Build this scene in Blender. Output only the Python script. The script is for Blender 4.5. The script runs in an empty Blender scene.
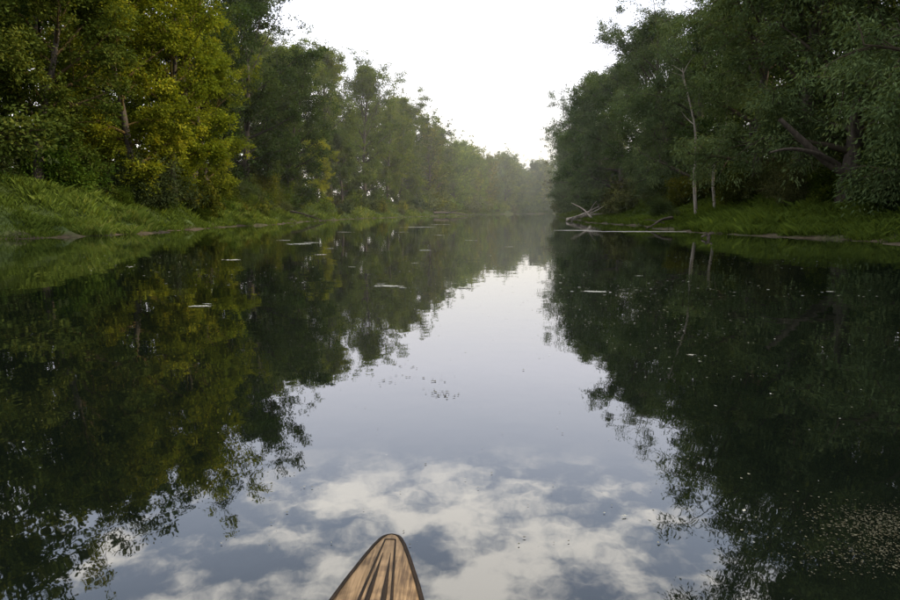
import bpy, math, numpy as np
from mathutils import Vector
RS=np.random.RandomState
scene=bpy.context.scene
COL=scene.collection

# ------------------------------------------------------------ helpers
def mesh_quads(name,V,F,mats,mi=None,attr=None,smooth=None):
    me=bpy.data.meshes.new(name)
    V=np.asarray(V,dtype=np.float32); F=np.asarray(F,dtype=np.int32)
    me.vertices.add(len(V)); me.vertices.foreach_set('co',V.ravel())
    me.loops.add(F.size); me.loops.foreach_set('vertex_index',F.ravel())
    me.polygons.add(len(F)); me.polygons.foreach_set('loop_start',np.arange(len(F),dtype=np.int32)*4)
    if mi is not None: me.polygons.foreach_set('material_index',np.asarray(mi,dtype=np.int32))
    if smooth is not None: me.polygons.foreach_set('use_smooth',np.asarray(smooth,dtype=bool))
    if attr is not None:
        a=me.attributes.new('v','FLOAT','FACE'); a.data.foreach_set('value',np.asarray(attr,dtype=np.float32))
    for m in mats: me.materials.append(m)
    me.update(calc_edges=True)
    return me
def add(name,me,loc=(0,0,0),rot=(0,0,0),sc=(1,1,1),parent=None,color=None):
    o=bpy.data.objects.new(name,me); COL.objects.link(o)
    o.location=loc; o.rotation_euler=rot; o.scale=sc
    if parent: o.parent=parent
    if color is not None: o.color=(float(color[0]),float(color[1]),float(color[2]),1)
    return o
def tube(path,rad,sides,ofs):
    path=np.asarray(path,float); n=len(path); rad=np.asarray(rad,float)
    T=np.gradient(path,axis=0); T/=np.linalg.norm(T,axis=1,keepdims=True)+1e-9
    ref=np.array([0.31,0.95,0.05]) if abs(T[0,2])>0.6 else np.array([0,0,1.0])
    A=np.cross(T,ref); A/=np.linalg.norm(A,axis=1,keepdims=True)+1e-9
    B=np.cross(T,A)
    th=np.arange(sides)*2*np.pi/sides
    V=path[:,None,:]+rad[:,None,None]*(np.cos(th)[None,:,None]*A[:,None,:]+np.sin(th)[None,:,None]*B[:,None,:])
    i=np.arange(n-1)[:,None]; j=np.arange(sides)[None,:]; j2=(j+1)%sides
    F=np.stack([i*sides+j,i*sides+j2,(i+1)*sides+j2,(i+1)*sides+j],-1).reshape(-1,4)
    return V.reshape(-1,3),F+ofs
class Acc:
    def __init__(s): s.V=[];s.F=[];s.M=[];s.A=[];s.S=[];s.n=0
    def tube(s,p,r,sides,m=0,a=0.5):
        V,F=tube(p,r,sides,s.n); s.put(V,F,m,np.full(len(F),a),True)
    def put(s,V,F,m,a,sm=False):
        s.V.append(V);s.F.append(F);s.M.append(np.full(len(F),m));s.A.append(a);s.S.append(np.full(len(F),sm));s.n+=len(V)
    def leaves(s,C,D,rs,L,W,m,a):
        n=len(C); D=D/(np.linalg.norm(D,axis=1,keepdims=True)+1e-9)
        N=rs.normal(size=(n,3)); N[:,2]=np.abs(N[:,2])+0.4
        B=np.cross(D,N); B/=np.linalg.norm(B,axis=1,keepdims=True)+1e-9
        l=(L*rs.uniform(.6,1.3,n))[:,None]; w=(W*rs.uniform(.6,1.3,n))[:,None]
        V=np.stack([C-D*l*.5,C+B*w*.5-D*l*.06,C+D*l*.5,C-B*w*.5-D*l*.06],1).reshape(-1,3)
        F=np.arange(n*4).reshape(-1,4)+s.n
        s.put(V,F,m,a)
    def mesh(s,name,mats):
        return mesh_quads(name,np.concatenate(s.V),np.concatenate(s.F),mats,np.concatenate(s.M),np.concatenate(s.A),np.concatenate(s.S))

def new_mat(name):
    m=bpy.data.materials.new(name); m.use_nodes=True
    nt=m.node_tree; nt.nodes.clear(); return m,nt
def N(nt,t,**k):
    n=nt.nodes.new(t)
    for a,b in k.items(): setattr(n,a,b)
    return n
def ramp(nt,stops):
    r=N(nt,'ShaderNodeValToRGB'); e=r.color_ramp.elements
    e[0].position=stops[0][0]; e[0].color=(*stops[0][1],1)
    e[1].position=stops[-1][0]; e[1].color=(*stops[-1][1],1)
    for p,c in stops[1:-1]:
        x=e.new(p); x.color=(*c,1)
    return r

def leaf_mat(name,c0,c1,c2,trans=.35):
    m,nt=new_mat(name); L=nt.links.new
    at=N(nt,'ShaderNodeAttribute',attribute_name='v')
    r=ramp(nt,[(0,c0),(.55,c1),(1,c2)]); L(at.outputs['Fac'],r.inputs[0])
    oi=N(nt,'ShaderNodeObjectInfo')
    mx=N(nt,'ShaderNodeMix',data_type='RGBA',blend_type='MULTIPLY'); mx.inputs[0].default_value=1
    L(r.outputs[0],mx.inputs[6]); L(oi.outputs['Color'],mx.inputs[7])
    d=N(nt,'ShaderNodeBsdfDiffuse'); L(mx.outputs[2],d.inputs[0]); last=d
    if trans>0:
        t=N(nt,'ShaderNodeBsdfTranslucent')
        tcx=N(nt,'ShaderNodeMix',data_type='RGBA',blend_type='MULTIPLY'); tcx.inputs[0].default_value=1; tcx.inputs[7].default_value=(1.6,1.4,.55,1)
        L(mx.outputs[2],tcx.inputs[6]); L(tcx.outputs[2],t.inputs[0])
        a=N(nt,'ShaderNodeMixShader'); a.inputs[0].default_value=trans; L(d.outputs[0],a.inputs[1]); L(t.outputs[0],a.inputs[2]); last=a
    o=N(nt,'ShaderNodeOutputMaterial'); L(last.outputs[0],o.inputs[0]); return m

def noise_mat(name,stops,scale=8,rough=.85,bump=.4,stretch=(1,1,1),spec=.3):
    m,nt=new_mat(name); L=nt.links.new
    tc=N(nt,'ShaderNodeTexCoord'); mp=N(nt,'ShaderNodeMapping'); mp.inputs['Scale'].default_value=stretch
    L(tc.outputs['Object'],mp.inputs[0])
    ns=N(nt,'ShaderNodeTexNoise'); ns.inputs['Scale'].default_value=scale; ns.inputs['Detail'].default_value=4; ns.inputs['Roughness'].default_value=.65
    L(mp.outputs[0],ns.inputs['Vector'])
    r=ramp(nt,stops); L(ns.outputs[0],r.inputs[0])
    p=N(nt,'ShaderNodeBsdfPrincipled'); p.inputs['Roughness'].default_value=rough; p.inputs['Specular IOR Level'].default_value=spec
    L(r.outputs[0],p.inputs['Base Color'])
    b=N(nt,'ShaderNodeBump'); b.inputs['Strength'].default_value=bump; b.inputs['Distance'].default_value=.03
    L(ns.outputs[0],b.inputs['Height']); L(b.outputs[0],p.inputs['Normal'])
    o=N(nt,'ShaderNodeOutputMaterial'); L(p.outputs[0],o.inputs[0]); return m

M_bark=leaf_mat('bark',(.05,.04,.03),(.055,.045,.035),(.06,.05,.04),0)
M_trunk=noise_mat('rough_bark',[(.3,(.03,.024,.018)),(.7,(.09,.075,.06))],6,stretch=(1,1,.25))
M_pale=noise_mat('pale_dead_wood',[(.3,(.13,.11,.09)),(.7,(.32,.29,.25))],6,stretch=(1,1,.2))
M_pop=leaf_mat('poplar_leaves',(.034,.052,.012),(.082,.112,.021),(.18,.19,.034))
M_wil=leaf_mat('willow_leaves',(.030,.046,.021),(.066,.092,.042),(.12,.15,.068),.25)
M_oak=leaf_mat('dark_leaves',(.020,.036,.011),(.046,.070,.020),(.10,.12,.033),.25)
M_shrub=leaf_mat('shrub_leaves',(.025,.044,.008),(.065,.10,.019),(.15,.17,.035),.35)
M_grass=leaf_mat('grass_blades',(.042,.066,.013),(.095,.14,.026),(.21,.23,.066),.35)

# ------------------------------------------------------------ river layout
LY=[-900,-60,0,27,38,60,96,150,256,330,370,420,500,700,1200]
LX=[-60,-20,-18.5,-17.5,-15.5,-15.5,-15.5,-8,10,29,44,85,170,400,900]
RY=[-900,-60,0,23,37,77,120,192,260,300,330,370,500,700,1200]
RX=[-30,15,15.5,15,13.5,15.0,19.5,29.5,41,52,67,105,250,500,1000]
def wob(y,s): return .6*np.sin(y*.21+s)+.35*np.sin(y*.53+2*s)+.15*np.sin(y*1.7+s)+.1*np.sin(y*3.9+s)
def xl(y): return np.interp(y,LY,LX)+wob(y,1.)*.9
def xr(y): return np.interp(y,RY,RX)+wob(y,2.7)*.9
def n2(x,y): return .5*np.sin(x*.31+1.3*np.sin(y*.17))+.5*np.sin(y*.37+1.7*np.sin(x*.23))
def hgt(x,y):
    x=np.asarray(x,float); y=np.asarray(y,float)
    sl=xl(y)-x; sr=x-xr(y)
    sh=.45*np.sin(y*.9+1.5*np.sin(x*.8))+.35*np.sin(y*2.3+x*1.9)+.15*np.sin(y*5.1-x*3)
    fl=np.clip(1-np.abs(np.maximum(sl,sr)-.8)/3,0,1); sl=sl+sh*fl; sr=sr+sh*fl
    hl=np.interp(sl,[-12,-4,0,1.,3,7,14,40,200],[-1.6,-.9,0,.14,1.3,2.9,3.4,3.8,4.5])
    hr=np.interp(sr,[-12,-4,0,1.3,4,9,15,40,200],[-1.6,-.9,0,.15,1.0,2.6,3.0,3.5,4.5])
    s=np.maximum(sl,sr); h=np.where(sl>sr,hl,hr)
    return h+n2(x,y)*.28*np.clip((s-1)/5,0,1)+.05*n2(x*4,y*4)*np.clip(s/1.5,0,1)

ys=np.concatenate([np.linspace(-900,-60,15)[:-1],np.linspace(-60,0,80)[:-1],np.linspace(0,100,420)[:-1],np.linspace(100,520,300)[:-1],np.linspace(520,1600,30)])
offs=np.concatenate([[-.9,-.5,-.2,0,.2,.4,.65,.9,1.2,1.6,2.1,2.7,3.4,4.2,5,6,7,8.5,10,12,15,20,28,40,60,100,200,400,900]])
rows=[]
for y in ys:
    a=xl(y); b=xr(y)
    row=np.concatenate([(a-offs)[::-1],np.linspace(a+.9,b-.9,14)[1:-1],b+offs]); rows.append(row)
X=np.array(rows); Y=np.repeat(ys[:,None],X.shape[1],1); Z=hgt(X,Y)
V=np.stack([X,Y,Z],-1).reshape(-1,3); nr,nc=X.shape
i=np.arange(nr-1)[:,None]; j=np.arange(nc-1)[None,:]
F=np.stack([i*nc+j,i*nc+j+1,(i+1)*nc+j+1,(i+1)*nc+j],-1).reshape(-1,4)
m,nt=new_mat('ground_soil_grass'); L=nt.links.new
g=N(nt,'ShaderNodeNewGeometry'); sx=N(nt,'ShaderNodeSeparateXYZ'); L(g.outputs['Position'],sx.inputs[0])
ns=N(nt,'ShaderNodeTexNoise'); ns.inputs['Scale'].default_value=.9; ns.inputs['Detail'].default_value=6; L(g.outputs['Position'],ns.inputs['Vector'])
ad=N(nt,'ShaderNodeMath',operation='MULTIPLY_ADD'); ad.inputs[1].default_value=.9; L(ns.outputs[0],ad.inputs[0]); L(sx.outputs[2],ad.inputs[2])
mr=N(nt,'ShaderNodeMapRange'); mr.inputs[1].default_value=.45; mr.inputs[2].default_value=.8; L(ad.outputs[0],mr.inputs[0])
mud=ramp(nt,[(.3,(.03,.024,.016)),(.7,(.09,.072,.05))]); gr=ramp(nt,[(.35,(.022,.034,.010)),(.65,(.055,.08,.024))])
ns2=N(nt,'ShaderNodeTexNoise'); ns2.inputs['Scale'].default_value=4; ns2.inputs['Detail'].default_value=6; L(g.outputs['Position'],ns2.inputs['Vector'])
L(ns2.outputs[0],mud.inputs[0]); L(ns2.outputs[0],gr.inputs[0])
mx=N(nt,'ShaderNodeMix',data_type='RGBA'); L(mr.outputs[0],mx.inputs[0]); L(mud.outputs[0],mx.inputs[6]); L(gr.outputs[0],mx.inputs[7])
p=N(nt,'ShaderNodeBsdfPrincipled'); p.inputs['Roughness'].default_value=.9; p.inputs['Specular IOR Level'].default_value=.1; L(mx.outputs[2],p.inputs['Base Color'])
bp=N(nt,'ShaderNodeBump'); bp.inputs['Strength'].default_value=.6; bp.inputs['Distance'].default_value=.1; L(ns2.outputs[0],bp.inputs['Height']); L(bp.outputs[0],p.inputs['Normal'])
o=N(nt,'ShaderNodeOutputMaterial'); L(p.outputs[0],o.inputs[0])
add('ground',mesh_quads('ground',V,F,[m],smooth=np.ones(len(F))))

# water
m,nt=new_mat('river_water'); L=nt.links.new
g=N(nt,'ShaderNodeNewGeometry')
mp=N(nt,'ShaderNodeMapping'); mp.inputs['Scale'].default_value=(1,.6,1); L(g.outputs['Position'],mp.inputs[0])
n1=N(nt,'ShaderNodeTexNoise'); n1.inputs['Scale'].default_value=1.3; n1.inputs['Detail'].default_value=3; L(mp.outputs[0],n1.inputs['Vector'])
n3=N(nt,'ShaderNodeTexNoise'); n3.inputs['Scale'].default_value=9; n3.inputs['Detail'].default_value=2; L(mp.outputs[0],n3.inputs['Vector'])
ma=N(nt,'ShaderNodeMath',operation='MULTIPLY_ADD'); ma.inputs[1].default_value=.08; L(n3.outputs[0],ma.inputs[0]); L(n1.outputs[0],ma.inputs[2])
bp=N(nt,'ShaderNodeBump'); bp.inputs['Strength'].default_value=.07; bp.inputs['Distance'].default_value=.05; L(ma.outputs[0],bp.inputs['Height'])
fr=N(nt,'ShaderNodeFresnel'); fr.inputs['IOR'].default_value=1.85; L(bp.outputs[0],fr.inputs['Normal'])
d=N(nt,'ShaderNodeBsdfDiffuse'); d.inputs[0].default_value=(.004,.006,.004,1)
gl=N(nt,'ShaderNodeBsdfGlossy'); gl.inputs[0].default_value=(1,1,1,1); gl.inputs['Roughness'].default_value=.014; L(bp.outputs[0],gl.inputs['Normal'])
ms=N(nt,'ShaderNodeMixShader'); L(fr.outputs[0],ms.inputs[0]); L(d.outputs[0],ms.inputs[1]); L(gl.outputs[0],ms.inputs[2])
o=N(nt,'ShaderNodeOutputMaterial'); L(ms.outputs[0],o.inputs[0])
add('river_water',mesh_quads('river_water',[(-500,-900,0),(900,-900,0),(900,1600,0),(-500,1600,0)],[(0,1,2,3)],[m]))

# ------------------------------------------------------------ trees
UP=np.array([0,0,1.])
def unit(v): return v/(np.linalg.norm(v)+1e-9)
def gen_tree(seed,H,R,tr,clear,prof,lean,nl,ns,tufts,lpt,Lf,Wf,mleaf,droop=0.,sig=.26,upang=(10,75),lod=0):
    if lod: lpt=max(6,lpt//4); Lf*=1.8; Wf*=2.0; ns=max(4,int(ns*.8))
    rs=RS(seed); A=Acc()
    ph=rs.uniform(0,6,4)
    def trunk(t):
        return np.array([lean[0]*t**1.4*H+.035*H*math.sin(t*4+ph[0])*t, lean[1]*t**1.4*H+.03*H*math.sin(t*5+ph[1])*t, H*.96*t])
    ts=np.linspace(0,1,14); P=np.array([trunk(t) for t in ts]); P[0,2]=-.6
    rad=tr*(1-ts)**.8*.95+.02; rad[0]*=1.5; rad[1]*=1.1
    A.tube(P,rad,6 if lod else 10,2)
    for i in range(nl):
        u=(i+rs.uniform(0,.8))/nl; t=clear+(1-clear)*u**.9*.98
        b=trunk(t); az=i*2.4+rs.uniform(-.5,.5)
        ln=R*prof(u)*rs.uniform(.62,1.2)
        el=math.radians(upang[0]+(upang[1]-upang[0])*u**1.1+rs.uniform(-12,12))
        d=np.array([math.cos(az)*math.cos(el),math.sin(az)*math.cos(el),math.sin(el)])
        if u<.75: ln=ln/max(.45,math.cos(el))
        ss=np.linspace(0,1,7); bend=rs.normal(size=3)*.12
        pth=b+ss[:,None]*d*ln+(ss**2)[:,None]*(bend*ln+UP*ln*(.10-droop*.25))
        r0=max(.03,tr*(1-t)**.8*.55)
        A.tube(pth[::2] if lod else pth,(r0*(1-ss*.85))[::2] if lod else r0*(1-ss*.85),4 if lod else 6)
        vl=rs.uniform(-.15,.15)
        for k in range(ns):
            s=.25+.75*(k+rs.uniform(0,1))/ns; s=min(s,1)
            q=np.array([np.interp(s,ss,pth[:,c]) for c in range(3)])
            dd=unit(d+rs.normal(size=3)*.75+UP*.15); sl=ln*rs.uniform(.2,.42)*(1.15-.4*s)+.4
            s2=np.linspace(0,1,4); p2=q+s2[:,None]*dd*sl+(s2**2)[:,None]*UP*(-.15-droop*.5)*sl*.6
            if not lod: A.tube(p2,r0*.35*(1-s2*.8)*(1.1-s*.5)+.004,3)
            vs=rs.uniform(0,1)
            nt_=max(2,int(tufts*rs.uniform(.5,1.4)))
            f=rs.uniform(.25,1.08,nt_)
            tc=np.stack([np.interp(f,s2,p2[:,c]) for c in range(3)],-1)+(f[:,None]>1)*dd*sl*(f[:,None]-1)+rs.normal(size=(nt_,3))*sig*1.1
            ids=rs.randint(0,nt_,nt_*lpt); off=rs.normal(size=(nt_*lpt,3))*sig*np.array([1,1,.62])
            vt=rs.uniform(-.2,.2,nt_)
            C=tc[ids]+off
            if droop>0: C[:,2]-=rs.exponential(droop*.55,len(C))*rs.uniform(0,1,nt_)[ids]
            D=off+dd*sig*.6+rs.normal(size=C.shape)*sig*.5; D[:,2]-=sig*(.3+droop*1.3)
            a=np.clip(.2+vl+.4*vs+vt[ids]+rs.uniform(-.2,.25,len(C)),0,1)
            A.leaves(C,D,rs,Lf,Wf,1,a)
    return A.mesh('tree_mesh',[M_bark,mleaf,M_trunk])
round_=lambda u: math.sin(math.pi*(.18+.78*u))**.7
broad=lambda u: (.75+.5*u-1.15*max(0,u-.55)**1.0*1.3)
SP={'pop1':(1,17,5.0,.28,.08,round_,(.03,.02),30,9,6,42,.22,.13,M_pop,.25,.24),
'pop2':(2,20,4.6,.32,.14,round_,(-.03,.02),32,8,6,42,.21,.13,M_pop,.1,.25),
'wil1':(3,16,5.6,.42,.06,round_,(.08,.0),30,9,6,50,.24,.075,M_wil,.8,.28,(15,70)),
'wil2':(4,19,5.2,.40,.12,round_,(.10,.05),30,9,6,50,.24,.075,M_wil,.6,.29,(20,75)),
'oak1':(5,19,5.6,.40,.11,broad,(.0,.03),28,9,6,44,.22,.14,M_oak,.0,.29),
'oak2':(6,15,4.8,.30,.08,round_,(.05,.0),28,9,6,44,.21,.13,M_oak,.2,.26),
'tall':(7,24,4.8,.36,.06,round_,(.01,.01),38,8,6,36,.26,.16,M_pop,.0,.32,(25,75))}
T={k:gen_tree(*v) for k,v in SP.items()}
TL={k:gen_tree(*v,lod=1) for k,v in SP.items()}
kinds={'pop1':'poplar_tree','pop2':'poplar_tree','wil1':'willow_tree','wil2':'willow_tree','oak1':'alder_tree','oak2':'alder_tree','tall':'tall_poplar_tree'}
def tree(k,x,y,s=1.,rz=0.,tilt=(0,0),col=(1,1,1),parent=None,name=None,zs=1.,lod=0):
    z=float(hgt(x,y))
    return add(name or kinds[k],(T,TL)[int(lod)][k],(x,y,z-.15),(tilt[0],tilt[1],rz),(s,s,s*zs),parent,col)
R=math.radians
# --- left bank front row
tree('oak1',-23,19,.95,.3,(0,.05),(1.3,1.25,.8))
tree('pop2',-22.5,25,.85,2.2,(0,.10),(1.8,1.4,.7))
tree('oak2',-22,31,1.05,4.0,(0,.08),(1.2,1.15,.9))
tree('oak2',-21.5,37,.85,1.0,(0,.10),(1.3,1.2,.8))
tree('pop1',-19.5,44,.90,2.7,(0,.12),(1.65,1.45,.8))
tree('pop1',-19.5,50,.92,5.1,(0,.12),(1.65,1.55,.8))
tree('pop1',-19.,56,.78,3.1,(0,.10),(1.5,1.4,.8))
tree('oak1',-22,61,.95,1.9,(0,.06),(.8,.9,.9))
tree('oak1',-20.5,72,1.02,4.4,(0,.05),(.75,.85,.9))
tree('oak2',-19,82,1.0,.5,(0,.04),(.85,.95,1.))
tree('pop2',-22,93,.95,.9,(0,.02),(1.,1.1,1.1))
tree('pop1',-19.5,104,.55,.9,(0,.02),(2.1,1.85,.7))
tree('tall',-20,118,1.0,1.9,(0,0),(1.1,1.15,1.1))
tree('oak2',-17,112,.8,2.9,(0,0),(1.3,1.3,1.2))
tree('tall',-16,134,1.05,3.9,(0,0),(1.05,1.15,1.2))
tree('pop2',-13,146,1.,2.9,(0,0),(1.1,1.15,1.1))
tree('tall',-11,160,1.,5.2,(0,0),(1.15,1.2,1.2))
for i,(k,x,y,s) in enumerate([('oak1',-29,22,1.1),('pop2',-29,33,1.0),('oak1',-28,42,.95),('oak2',-28,50,1.1),('pop2',-28,58,.85),('oak1',-30,67,1.1),('pop2',-28,78,1.0),('oak1',-28,90,1.0),('tall',-27,104,.95),('tall',-27,124,1.0),('oak1',-24,142,1.0),('oak1',-26,10,1.),('pop2',-25,0,1.),('oak2',-24,-10,1.1)]):
    tree(k,x,y,s,i*1.7,lod=(1 if y<100 and i not in (0,1) else 0))
# --- right bank front row
tree('wil2',21,22,1.0,3.0,(0,-.12),(.95,1.,.95))
tree('wil1',20,29,1.0,2.6,(0,-.10),(1.4,1.45,1.35))
tree('wil2',19.5,35,1.0,3.4,(0,-.18),(1.0,1.05,1.))
tree('wil2',19.3,40,1.10,2.9,(0,-.18),(.95,1.,.95))
tree('wil1',20.,46,.98,4.6,(0,-.08),(1.6,1.6,1.55))
tree('oak1',23.,54,.88,1.6,(0,-.03),(1.,1.1,1.2))
tree('wil1',21.3,61,.98,.6,(0,-.02),(1.2,1.25,1.3))
tree('wil2',21.5,70,.92,2.6,(0,-.02),(1.05,1.1,1.25))
tree('oak1',22,80,.92,5.6,(0,0),(1.1,1.2,1.4))
tree('wil1',21.6,90,1.1,1.1,(0,0),(1.1,1.15,1.25))
tree('oak2',21.5,101,1.22,2.1,(0,0),(1.3,1.45,1.7))
tree('wil2',23.,112,.95,3.1,(0,0),(1.1,1.15,1.25))
tree('wil1',24.,126,1.0,4.1,(0,0),(1.1,1.15,1.25))
tree('wil1',26,140,1.0,2.1,(0,0),(1.1,1.15,1.25))
tree('oak2',27.5,153,1.05,1.1,(0,0),(1.4,1.5,1.7))
for i,(k,x,y,s) in enumerate([('wil2',28,25,1.1),('oak1',28,35,1.1),('wil2',28,45,1.1),('oak1',30,56,.95),('wil2',30,66,.95),('oak1',31,77,.95),('wil2',32,90,.95),('oak1',33,104,.9),('wil1',23,12,1.1),('wil2',22,0,1.),('wil1',24,-12,1.)]):
    tree(k,x,y,s,i*2.1+1,(0,0),(1,1.05,1.1),lod=(y>40))
# --- distant forest masses
rs=RS(40)
far=bpy.data.objects.new('distant_forest',None); COL.objects.link(far)
y=166
while y<430:
    hzc=np.array([1.04,1.06,1.1])*(1.15+ (y-170)/260*.3)  # haze painted into the leaf tint: bluish, paler with distance
    for side in (0,1):
        for row in range(2):
            off=3.2+row*9+rs.uniform(0,4); yy=y+rs.uniform(-4,4)
            x=(float(xl(yy))-off) if side==0 else float(xr(yy))+off-(1.8 if row==0 else 0)
            k=['tall','pop2','oak1','wil2','pop1'][rs.randint(5)]
            if side==0 and row==0 and rs.rand()<.3: k='tall'
            if side==1 and k=='tall': k='wil2'
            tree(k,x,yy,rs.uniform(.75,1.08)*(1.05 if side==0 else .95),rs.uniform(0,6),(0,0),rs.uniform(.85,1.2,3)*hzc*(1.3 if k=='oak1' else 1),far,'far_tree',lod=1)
    y+=9
for i in range(60):
    yy=rs.uniform(325,420); x=float(xl(yy))-rs.uniform(2,26)
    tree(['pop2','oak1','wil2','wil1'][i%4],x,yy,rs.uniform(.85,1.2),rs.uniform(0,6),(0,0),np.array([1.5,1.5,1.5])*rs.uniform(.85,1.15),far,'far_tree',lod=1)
bk=bpy.data.objects.new('background_forest',None); COL.objects.link(bk)
for y in range(-10,175,13):
    for side in (-1,1):
        x=-38+rs.uniform(-3,3) if side<0 else 39+rs.uniform(-3,3)
        if y>130: x+= (y-130)*.3
        tree(['oak1','pop2','oak2','wil2'][rs.randint(4)],x,y+rs.uniform(-3,3),rs.uniform(.9,1.1),rs.uniform(0,6),(0,0),(.8,.85,.85),bk,'forest_tree',lod=1)

# ------------------------------------------------------------ shrubs
def gen_shrub(seed,H,R,mleaf,n=26,lpt=34,Lf=.16,Wf=.09):
    rs=RS(seed); A=Acc()
    for i in range(n):
        az=rs.uniform(0,6.28); lean=rs.uniform(.1,1.)
        d=unit(np.array([math.cos(az)*lean,math.sin(az)*lean,1.15-.75*lean])); ln=rs.uniform(.6,1.1)*(H*(1-lean)+R*lean)*1.05
        ss=np.linspace(0,1,5); p=ss[:,None]*d*ln+(ss**2)[:,None]*np.array([0,0,-.22*ln*lean]); p[0,2]=-.3
        A.tube(p,.03*(1-ss*.8),3)
        nt_=14; f=rs.uniform(.15,1.05,nt_)
        tc=np.stack([np.interp(f,ss,p[:,c]) for c in range(3)],-1)+rs.normal(size=(nt_,3))*.28
        ids=rs.randint(0,nt_,nt_*lpt); off=rs.normal(size=(nt_*lpt,3))*.2
        C=tc[ids]+off; C[:,2]=np.maximum(C[:,2],rs.uniform(0,.1,len(C)))
        D=off+d*.1; D[:,2]-=.06
        a=np.clip(rs.uniform(.1,.6)+rs.uniform(-.2,.25,nt_)[ids]+rs.uniform(-.15,.2,len(C)),0,1)
        A.leaves(C,D,rs,Lf,Wf,1,a)
    return A.mesh('shrub_mesh',[M_bark,mleaf])
S=[gen_shrub(11,2.6,2.2,M_shrub),gen_shrub(12,3.4,2.4,M_shrub,30),gen_shrub(13,3.0,2.6,M_wil,30,40,.2,.06),gen_shrub(14,2.2,2.0,M_oak)]
SL=[gen_shrub(11,2.6,2.2,M_shrub,20,8,.34,.22),gen_shrub(12,3.4,2.4,M_shrub,22,8,.34,.22),gen_shrub(13,3.0,2.6,M_wil,22,9,.4,.18),gen_shrub(14,2.2,2.0,M_oak,20,8,.34,.22)]
sh=bpy.data.objects.new('riverbank_shrubs',None); COL.objects.link(sh)
rs=RS(50); y=-8.
while y<430:
    y+=2.4 if y<170 else 3.8
    for side in (0,1):
        for row in range(2 if y<110 else 1):
            if side==0: base=4.2+row*3.6 if y>38 else 6.5+row*3.
            else: base=6.4+row*3.2
            if y>170: base=3.
            off=base+rs.uniform(-1.2,1.4)
            if side==0 and y>42 and rs.rand()<.35: off=rs.uniform(1.4,3.)
            if side==1 and y>45 and rs.rand()<.2: off=rs.uniform(2.,4.)
            yy=y+rs.uniform(-1,1); x=(float(xl(yy))-off) if side==0 else float(xr(yy))+off
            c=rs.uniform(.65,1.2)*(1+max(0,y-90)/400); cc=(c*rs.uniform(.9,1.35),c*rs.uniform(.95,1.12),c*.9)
            q=rs.randint(4) if side==0 else [1,2,3,2][rs.randint(4)]
            s=rs.uniform(.6,1.25)*(.6 if off<3.2 and y<170 else 1)*(1.5 if y>170 else 1)
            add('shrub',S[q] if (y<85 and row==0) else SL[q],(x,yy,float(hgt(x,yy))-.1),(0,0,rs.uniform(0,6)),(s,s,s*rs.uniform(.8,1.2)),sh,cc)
for i in range(50):
    yy=rs.uniform(345,415); x=float(xl(yy))-rs.uniform(1,6); s=rs.uniform(1.3,2.2)
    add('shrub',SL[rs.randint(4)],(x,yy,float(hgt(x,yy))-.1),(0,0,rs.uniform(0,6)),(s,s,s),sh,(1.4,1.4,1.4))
# ------------------------------------------------------------ bank grass
rs=RS(60)
def grass(n,y0,y1,smin,smax,h,w,pw=1.0,patch=0.):
    y=y0+(y1-y0)*rs.uniform(0,1,n)**pw; side=rs.rand(n)<.5
    s=smin+(smax-smin)*rs.uniform(0,1,n)**.9
    x=np.where(side,xl(y)-s,xr(y)+s)
    cl=(np.sin(x*2.1+np.sin(y*1.3)*2)+np.sin(y*2.7+x))*.25+.5
    if patch>0:
        kp=(cl+rs.normal(size=n)*.12)>patch; x=x[kp];y=y[kp];cl=cl[kp]; side=side[kp]; n=len(x)
    z=hgt(x,y); kp=z>-.02; x=x[kp];y=y[kp];cl=cl[kp];z=z[kp];side=side[kp];n=len(x)
    big=(np.sin(x*.45+np.sin(y*.23)*2)+np.sin(y*.31+x*.2))*.25+.5
    hh=h*rs.uniform(.4,1.2,n)*(.4+1.0*cl)*(.6+.8*big); az=rs.uniform(0,6.28,n); bx=rs.normal(size=n)*.45; by=rs.normal(size=n)*.45
    W=w*rs.uniform(.6,1.4,n); dx=np.cos(az)*W; dy=np.sin(az)*W
    z0=z-.03
    A_=np.stack([x-dx,y-dy,z0],-1);B_=np.stack([x+dx,y+dy,z0],-1)
    C_=np.stack([x+bx*hh*.4+dx*.6,y+by*hh*.4+dy*.6,z0+hh*.62],-1)
    D_=np.stack([x+bx*hh,y+by*hh,z0+hh*.9],-1)
    V=np.stack([A_,B_,C_,D_],1).reshape(-1,3)
    return V, np.clip((.25*cl+.45*big-.1+rs.uniform(-.2,.4,n))*np.where(side,1.,.55),0,1)
Vs=[];As=[]
for a in [(230000,8,75,.9,9,.42,.010,1.1),(70000,70,200,.5,8,.5,.03,1.1),(12000,-20,8,.9,9,.5,.015,1),(80000,10,90,.05,1.5,.34,.010,1,.45),(20000,90,300,.1,1.5,.5,.03,1)]:
    v,c=grass(*a); Vs.append(v);As.append(c)
V=np.concatenate(Vs); a=np.concatenate(As)
add('bank_grass',mesh_quads('bank_grass',V,np.arange(len(V)).reshape(-1,4),[M_grass],attr=a))

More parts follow.
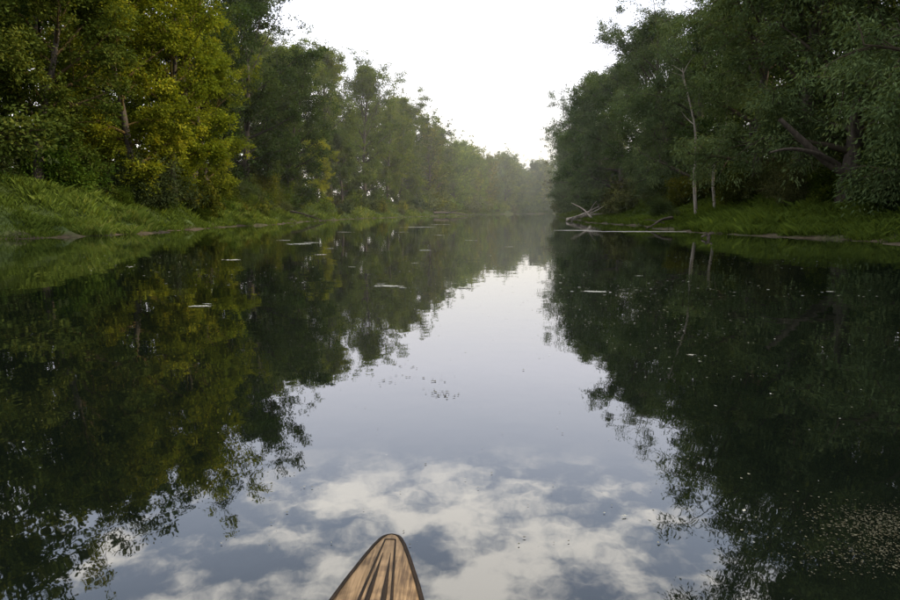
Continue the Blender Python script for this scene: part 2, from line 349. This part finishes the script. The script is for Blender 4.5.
# ------------------------------------------------------------ dead trunks, driftwood
def snag(name,loc,H,r,lean,seed,mat,nb=5,blen=.3):
    rs=RS(seed); A=Acc(); ss=np.linspace(0,1,12)
    P=np.stack([lean[0]*ss**1.2+.22*np.sin(ss*7+seed),lean[1]*ss+.1*np.sin(ss*5),H*ss],-1); P[0,2]-=.5
    A.tube(P,r*(1-.75*ss),9)
    for i in range(nb):
        t=rs.uniform(.35,.98); q=np.array([np.interp(t,ss,P[:,c]) for c in range(3)])
        d=unit(np.array([rs.normal(),rs.normal(),rs.uniform(.4,1.6)])); ln=H*blen*rs.uniform(.4,1)
        s2=np.linspace(0,1,6); p=q+s2[:,None]*d*ln+(s2**2)[:,None]*rs.normal(size=3)*.15*ln
        A.tube(p,r*.4*(1-t*.4)*(1-s2*.85),5)
    return add(name,A.mesh(name,[mat]),loc)
snag('bare_dead_tree',(17.8,50.5,1.3),9.8,.13,(-1.3,.3),4,M_pale,6,.16)
snag('bare_dead_tree',(18.5,49.5,1.5),7.6,.11,(.6,.3),9,M_pale,4,.2)
def logs(name,specs,mat):
    A=Acc()
    for (p0,p1,r,sag) in specs:
        ss=np.linspace(0,1,9); p0=np.array(p0,float);p1=np.array(p1,float)
        P=p0+ss[:,None]*(p1-p0); P[:,2]+=sag*np.sin(ss*np.pi); P[:,0]+=.12*np.sin(ss*6+p0[1])
        A.tube(P,r*(1-.7*ss),8)
    return add(name,A.mesh(name,[mat]))
logs('leaning_trunk',[((21.5,33,1.6),(14.6,32,5.2),.34,-.5),((17.6,32.4,3.2),(13.6,30.5,3.6),.13,.4),((18.6,32.6,2.9),(17,30,5.8),.15,.2)],M_trunk)
logs('driftwood_pile',[((13.9,80,.15),(17.6,83,1.7),.17,.1),((16.2,80,.4),(14.4,83,2.1),.12,.1),((13.5,82,.2),(18.9,81.5,.9),.17,.15),((15.1,81,.4),(16.8,80.5,2.3),.09,-.1),((13.9,80.5,.2),(16.4,79.8,1.1),.08,.2),((15.6,81,.6),(18.2,80,2.0),.08,.1),((13.2,79.5,.05),(15.2,80.5,.7),.1,.2)],M_pale)
logs('fallen_log',[((-17.2,76,1.1),(-12.9,73,.05),.12,.15),((-15.4,75,.6),(-13.6,71.5,.5),.05,.1),((-15,74.6,.5),(-14.1,76,.9),.04,.05)],M_trunk)
logs('fallen_log',[((-4,173,.8),(4.5,178,.25),.3,.3),((-1,175,.5),(3,171,1.3),.15,.3)],M_trunk)
logs('fallen_log',[((14.8,47,.7),(12.2,44,.05),.11,.1),((13.9,46,.35),(12.6,46.2,.55),.04,.1)],M_trunk)
logs('wooden_stake',[((10.5,29,-.4),(10.6,29,.24),.13,0.0),((10.5,29,.06),(10.85,29.1,.28),.05,0)],M_trunk)
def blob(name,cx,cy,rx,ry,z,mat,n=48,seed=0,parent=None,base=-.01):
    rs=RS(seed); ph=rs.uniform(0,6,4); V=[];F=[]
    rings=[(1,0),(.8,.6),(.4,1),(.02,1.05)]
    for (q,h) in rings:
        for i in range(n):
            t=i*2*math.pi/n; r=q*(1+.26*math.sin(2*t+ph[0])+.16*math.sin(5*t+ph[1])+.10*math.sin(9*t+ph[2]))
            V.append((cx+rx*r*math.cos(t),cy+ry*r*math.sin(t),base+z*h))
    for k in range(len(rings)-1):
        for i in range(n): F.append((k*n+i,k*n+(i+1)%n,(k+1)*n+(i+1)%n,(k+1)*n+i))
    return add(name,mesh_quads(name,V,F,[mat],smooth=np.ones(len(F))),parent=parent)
M_glint=noise_mat('pale_water_glint',[(.3,(.10,.095,.08)),(.7,(.27,.25,.22))],3,rough=.5,spec=.4)  # pale colour paints the bright glint of shallow water onto thin low sheets
blob('glint_strip',10.8,39,2.8,.7,.03,M_glint,seed=1)
blob('glint_strip',7.6,41.5,1.3,.4,.028,M_glint,seed=2)

# ------------------------------------------------------------ floating things
M_fleck=leaf_mat('floating_flecks',(.04,.035,.02),(.18,.18,.13),(.6,.6,.54),.0)
def flecks(C,size,z=.004,seed=0):
    rs=RS(seed); n=len(C); az=rs.uniform(0,6.28,n); s=size*rs.uniform(.3,1.6,n)**1.3; e=rs.uniform(.25,.9,n)
    a=np.stack([np.cos(az)*s,np.sin(az)*s],-1); b=np.stack([-np.sin(az)*s*e,np.cos(az)*s*e],-1)
    zz=np.full((n,1),z)+rs.uniform(0,.003,(n,1))
    return np.stack([np.hstack([C-a,zz]),np.hstack([C-b,zz]),np.hstack([C+a,zz]),np.hstack([C+b*.7,zz])],1).reshape(-1,3)
rs=RS(80); parts=[];at=[]
def addf(C,size,lo,hi,sd):
    parts.append(flecks(C,size,seed=sd)); at.append(RS(sd).uniform(lo,hi,len(C)))
n=14000; y=2.2+40*rs.uniform(0,1,n)**1.6; x=rs.uniform(-1,1,n)*(2+y*.42); keep=(np.sin(x*.9+np.sin(y*.5)*2)+np.sin(y*.7+x*.4)+rs.normal(size=n)*.5)>.6
C=np.stack([x,y],-1)[keep]
near=C[:,1]<9
addf(C[near][::6],.004,.1,.7,1); addf(C[~near][::2],.017,.3,1,2)
c=np.array([1.7,8.5])+rs.normal(size=(900,2))*np.array([.8,2.5]); addf(c,.007,.4,1,3)
for k in range(7):
    c0=np.array([-.45+.09*k+rs.normal()*.07,4.85-.12*k+rs.normal()*.15]); addf(c0+rs.normal(size=(14,2))*np.array([.06,.05]),.009,0,.35,10+k)
c=np.array([1.58,2.33])+rs.normal(size=(2200,2))*np.array([.15,.09]); addf(c,.0035,.0,.3,20)
c=np.array([1.40,2.12])+rs.normal(size=(900,2))*np.array([.16,.06]); addf(c,.003,.0,.3,21)
V=np.concatenate(parts); a=np.concatenate(at)
add('floating_debris',mesh_quads('floating_debris',V,np.arange(len(V)).reshape(-1,4),[M_fleck],attr=a))
parts=[];at=[]
for i,(px,d,w) in enumerate([(390,10.3,.19),(380,10.6,.07),(402,10.1,.07),(466,10.1,.15),(478,10.4,.05),(595,9.6,.16),(198,8.1,.13),(206,8.3,.05),(300,24,.45),(312,25,.3),(420,50,1.2),(345,38,.4),(402,38,.4),(470,27,.25),(232,16,.18),(425,20,.22),(695,5.3,.03),(833,9.6,.06),(322,18,.18),(510,22,.15),(285,27,.25),(440,33,.3),(352,14,.08),(548,14,.07),(640,12,.06),(130,14,.08),(633,2.42,.012),(440,60,1.0),(330,21,.15),(415,15,.08)]):
    c=np.array([(px-450)/700*d,d]); k=int(70+60*rs.rand()); r_=RS(i+300)
    stretch=np.array([1,r_.uniform(.35,.9)]); P=r_.normal(size=(k,2))*.42*w*stretch; P[:,1]+=P[:,0]*r_.uniform(-.5,.5)
    parts.append(flecks(c+P,w*.15,z=.005,seed=i+100)); at.append(r_.uniform(.6,1,k))
V=np.concatenate(parts); a=np.concatenate(at)
add('floating_foam',mesh_quads('floating_foam',V,np.arange(len(V)).reshape(-1,4),[M_fleck],attr=a))

# ------------------------------------------------------------ canoe
M_wood,nt=new_mat('weathered_wood'); L=nt.links.new
tc=N(nt,'ShaderNodeTexCoord'); mp=N(nt,'ShaderNodeMapping'); mp.inputs['Scale'].default_value=(60,3,20); L(tc.outputs['Object'],mp.inputs[0])
ns=N(nt,'ShaderNodeTexNoise'); ns.inputs['Scale'].default_value=3; ns.inputs['Detail'].default_value=8; ns.inputs['Distortion'].default_value=.4; L(mp.outputs[0],ns.inputs['Vector'])
nb=N(nt,'ShaderNodeTexNoise'); nb.inputs['Scale'].default_value=26; nb.inputs['Detail'].default_value=5; L(tc.outputs['Object'],nb.inputs['Vector'])
r=ramp(nt,[(.3,(.07,.043,.022)),(.5,(.18,.118,.06)),(.72,(.28,.19,.105))]); L(ns.outputs[0],r.inputs[0])
st=ramp(nt,[(.35,(.45,.42,.4)),(.55,(1,1,1))]); L(nb.outputs[0],st.inputs[0])
mx=N(nt,'ShaderNodeMix',data_type='RGBA',blend_type='MULTIPLY'); mx.inputs[0].default_value=.8; L(r.outputs[0],mx.inputs[6]); L(st.outputs[0],mx.inputs[7])
p=N(nt,'ShaderNodeBsdfPrincipled'); p.inputs['Roughness'].default_value=.6; p.inputs['Specular IOR Level'].default_value=.25; L(mx.outputs[2],p.inputs['Base Color'])
bp=N(nt,'ShaderNodeBump'); bp.inputs['Strength'].default_value=.25; bp.inputs['Distance'].default_value=.002; L(ns.outputs[0],bp.inputs['Height']); L(bp.outputs[0],p.inputs['Normal'])
o=N(nt,'ShaderNodeOutputMaterial'); L(p.outputs[0],o.inputs[0])
M_dark=noise_mat('dark_wood_trim',[(.3,(.008,.006,.004)),(.7,(.028,.018,.012))],30,rough=.7,stretch=(4,.4,4),spec=.15)
M_hull=noise_mat('hull_paint',[(.3,(.05,.03,.02)),(.7,(.13,.08,.045))],12,rough=.4,stretch=(1,.2,1))
canoe=bpy.data.objects.new('wooden_canoe',None); COL.objects.link(canoe); canoe.location=(-.135,1.545,0); canoe.rotation_euler=(0,0,R(-1.5))
def hw(s):
    return float(np.interp(s,[0,.003,.008,.02,.05,.1,.2,.3,.5,.9,1.5,2.2,2.9,3.6,4.1,4.3],[.006,.012,.018,.025,.036,.050,.075,.097,.145,.24,.345,.40,.345,.22,.07,.01]))
def gz(s): return float(np.interp(s,[0,.3,1.,2.2,3.4,4.3],[.355,.35,.31,.28,.31,.36]))
sS=np.concatenate([[0,.003,.006,.012,.02,.035],np.linspace(.05,.5,16),np.linspace(.6,4.3,30)])
V=[];F=[];prof=[(1,0),(1.0,-.04),(.93,-.5),(.72,-.85),(.35,-1.0),(0,-1.03)]; full=prof+[(-a,b) for a,b in prof[-2::-1]]
for s in sS:
    w=hw(s)+.004; z=gz(s); dep=z+.09*min(1,s/.3); rake=.10
    for (a,b) in full: V.append((a*w,-s-rake*min(1,-b)*max(0,1-s*1.2)*.9 if b<0 else -s,z+b*dep-.004))
k=len(full)
for i in range(len(sS)-1):
    for j in range(k-1): F.append((i*k+j,i*k+j+1,(i+1)*k+j+1,(i+1)*k+j))
add('hull',mesh_quads('hull',V,F,[M_hull],smooth=np.ones(len(F))),parent=canoe)
def strip(name,f0,f1,s0,s1,mat,zoff,n=40,cols=9,camber=.16):
    V=[];F=[]
    ss=s0+(s1-s0)*np.linspace(0,1,n)**1.8
    for s in ss:
        a,b=f0(s),f1(s)
        for c in range(cols):
            x=a+(b-a)*c/(cols-1); w=max(hw(s),1e-4)
            V.append((x,-s,gz(s)+camber*w*(1-min(1,(x/w)**2))+zoff))
    for i in range(n-1):
        for c in range(cols-1): F.append((i*cols+c,(i+1)*cols+c,(i+1)*cols+c+1,i*cols+c+1))
    me=mesh_quads(name,V,F,[mat],smooth=np.ones(len(F)))
    ob=add(name,me,parent=canoe); sd=ob.modifiers.new('t','SOLIDIFY'); sd.thickness=.003 if zoff>0 else .012; sd.offset=-1
    return ob
strip('bow_deck',lambda s:-hw(s),lambda s:hw(s),0.0,.62,M_wood,0,50,13)
def rimi(s): return max(0,hw(s)-.0065)
strip('trim_port',lambda s:-hw(s)-.002,lambda s:-rimi(s),0,.62,M_dark,.002,50,4)
strip('trim_starboard',lambda s:rimi(s),lambda s:hw(s)+.002,0,.62,M_dark,.002,50,4)
c1=lambda s:.0095+.075*s
sw=lambda s:.0014+.006*s
strip('seam_port',lambda s:-c1(s)-sw(s),lambda s:-c1(s)+sw(s),.03,.62,M_dark,.0012,40,3)
strip('seam_starboard',lambda s:c1(s)-sw(s),lambda s:c1(s)+sw(s),.03,.62,M_dark,.0012,40,3)
strip('nose_band',lambda s:-c1(s)+.0015,lambda s:c1(s)-.0015,.03,.034,M_dark,.0012,4,5)
for sg in (-1,1):
    f=lambda s,sg=sg: sg*(c1(s)*.50)
    wdt=lambda s: .0048*max(0,min(1,(s-.10)/.16))
    strip('inlay',lambda s:f(s)-wdt(s)-.0003,lambda s:f(s)+wdt(s)+.0003,.10,.60,M_dark,.0012,30,3)
def gun(sg):
    A=Acc(); ss=np.linspace(.6,4.28,40); P=np.array([(sg*(hw(s)+.004),-s,gz(s)+.003) for s in ss]); A.tube(P,np.full(40,.013),8); add('gunwale',A.mesh('gunwale',[M_wood]),parent=canoe)
gun(1);gun(-1)
strip('stern_deck',lambda s:-hw(s),lambda s:hw(s),3.75,4.3,M_wood,0,20,9)
for s in (1.9,3.3): 
    V=[];w=hw(s)
    for z in (.0,-.02):
        V+=[(-w,-s-.11,gz(s)-.04+z),(w,-s-.11,gz(s)-.04+z),(w,-s+.11,gz(s)-.04+z),(-w,-s+.11,gz(s)-.04+z)]
    add('seat',mesh_quads('seat',V,[(0,1,2,3),(7,6,5,4),(0,4,5,1),(1,5,6,2),(2,6,7,3),(3,7,4,0)],[M_wood]),parent=canoe)

# ------------------------------------------------------------ haze over the far reach (real volume)
m,nt=new_mat('river_haze'); L=nt.links.new
v=N(nt,'ShaderNodeVolumeScatter'); v.inputs['Color'].default_value=(.99,.99,.98,1); v.inputs['Density'].default_value=.0006; v.inputs['Anisotropy'].default_value=.3
o=N(nt,'ShaderNodeOutputMaterial'); L(v.outputs[0],o.inputs['Volume'])
x0,x1,y0,y1,z0,z1=-60,200,50,520,-4,32
add('haze',mesh_quads('haze',[(x0,y0,z0),(x1,y0,z0),(x1,y1,z0),(x0,y1,z0),(x0,y0,z1),(x1,y0,z1),(x1,y1,z1),(x0,y1,z1)],
   [(3,2,1,0),(4,5,6,7),(0,1,5,4),(1,2,6,5),(2,3,7,6),(3,0,4,7)],[m]))

# ------------------------------------------------------------ sky + sun
EL,AZ=R(32),R(90)
w=bpy.data.worlds.new('World'); scene.world=w; w.use_nodes=True; nt=w.node_tree; nt.nodes.clear(); L=nt.links.new
sky=N(nt,'ShaderNodeTexSky',sky_type='NISHITA'); sky.sun_disc=False; sky.sun_elevation=EL; sky.sun_rotation=AZ; sky.dust_density=2.; sky.air_density=1.; sky.ozone_density=1.5
tc=N(nt,'ShaderNodeTexCoord'); sx=N(nt,'ShaderNodeSeparateXYZ'); L(tc.outputs['Generated'],sx.inputs[0])
zc=N(nt,'ShaderNodeMath',operation='MAXIMUM'); zc.inputs[1].default_value=0; L(sx.outputs[2],zc.inputs[0])
zz=N(nt,'ShaderNodeMath',operation='ADD'); zz.inputs[1].default_value=.12; L(zc.outputs[0],zz.inputs[0])
cb=N(nt,'ShaderNodeCombineXYZ'); dx=N(nt,'ShaderNodeMath',operation='DIVIDE'); dy=N(nt,'ShaderNodeMath',operation='DIVIDE')
L(sx.outputs[0],dx.inputs[0]); L(zz.outputs[0],dx.inputs[1]); L(sx.outputs[1],dy.inputs[0]); L(zz.outputs[0],dy.inputs[1]); L(dx.outputs[0],cb.inputs[0]); L(dy.outputs[0],cb.inputs[1])
ns=N(nt,'ShaderNodeTexNoise'); ns.inputs['Scale'].default_value=5.5; ns.inputs['Detail'].default_value=6; ns.inputs['Roughness'].default_value=.62; L(cb.outputs[0],ns.inputs['Vector'])
nb=N(nt,'ShaderNodeTexNoise'); nb.inputs['Scale'].default_value=1.0; nb.inputs['Detail'].default_value=1; L(cb.outputs[0],nb.inputs['Vector'])
av=N(nt,'ShaderNodeMath',operation='MULTIPLY_ADD'); av.inputs[1].default_value=.7; L(nb.outputs[0],av.inputs[0]); L(ns.outputs[0],av.inputs[2])
cm=N(nt,'ShaderNodeMapRange',interpolation_type='SMOOTHSTEP'); cm.inputs[1].default_value=.74; cm.inputs[2].default_value=1.0; L(av.outputs[0],cm.inputs[0])
em=N(nt,'ShaderNodeMapRange',interpolation_type='SMOOTHSTEP'); em.inputs[1].default_value=.31; em.inputs[2].default_value=.39; L(sx.outputs[2],em.inputs[0])
mm=N(nt,'ShaderNodeMath',operation='MULTIPLY'); L(cm.outputs[0],mm.inputs[0]); L(em.outputs[0],mm.inputs[1])
hz=N(nt,'ShaderNodeMapRange',interpolation_type='SMOOTHSTEP'); hz.inputs[1].default_value=.60; hz.inputs[2].default_value=.28; hz.inputs[3].default_value=.3; hz.inputs[4].default_value=.9; L(sx.outputs[2],hz.inputs[0])
hc=ramp(nt,[(0,(.64,.60,.54)),(.08,(.78,.74,.68)),(.22,(.90,.90,.98)),(.42,(.70,.80,1.0))]); L(sx.outputs[2],hc.inputs[0])
hv=N(nt,'ShaderNodeVectorMath',operation='SCALE'); hv.inputs['Scale'].default_value=13.5; L(hc.outputs[0],hv.inputs[0])
m1=N(nt,'ShaderNodeMix',data_type='RGBA'); L(hz.outputs[0],m1.inputs[0]); L(sky.outputs[0],m1.inputs[6]); L(hv.outputs[0],m1.inputs[7])
m2=N(nt,'ShaderNodeMix',data_type='RGBA'); L(mm.outputs[0],m2.inputs[0]); L(m1.outputs[2],m2.inputs[6]); m2.inputs[7].default_value=(23,22,20.5,1)
bg=N(nt,'ShaderNodeBackground'); bg.inputs['Strength'].default_value=.15; L(m2.outputs[2],bg.inputs[0])
o=N(nt,'ShaderNodeOutputWorld'); L(bg.outputs[0],o.inputs[0])
sd=bpy.data.lights.new('sun','SUN'); sd.energy=5; sd.angle=R(.5); sd.color=(1,.82,.55)
so=bpy.data.objects.new('sun',sd); COL.objects.link(so)
sv=Vector((math.sin(AZ)*math.cos(EL),math.cos(AZ)*math.cos(EL),math.sin(EL))); so.rotation_euler=sv.to_track_quat('Z','Y').to_euler(); so.location=(60,20,60)
# ------------------------------------------------------------ camera
cd=bpy.data.cameras.new('camera'); cd.lens=28; cd.sensor_width=36; cd.clip_end=5000; cd.clip_start=.05
co=bpy.data.objects.new('camera',cd); COL.objects.link(co); co.location=(0,0,1.1); co.rotation_euler=(R(90-7.2),0,0)
scene.camera=co
scene.view_settings.view_transform='Standard'; scene.view_settings.look='None'; scene.view_settings.exposure=0
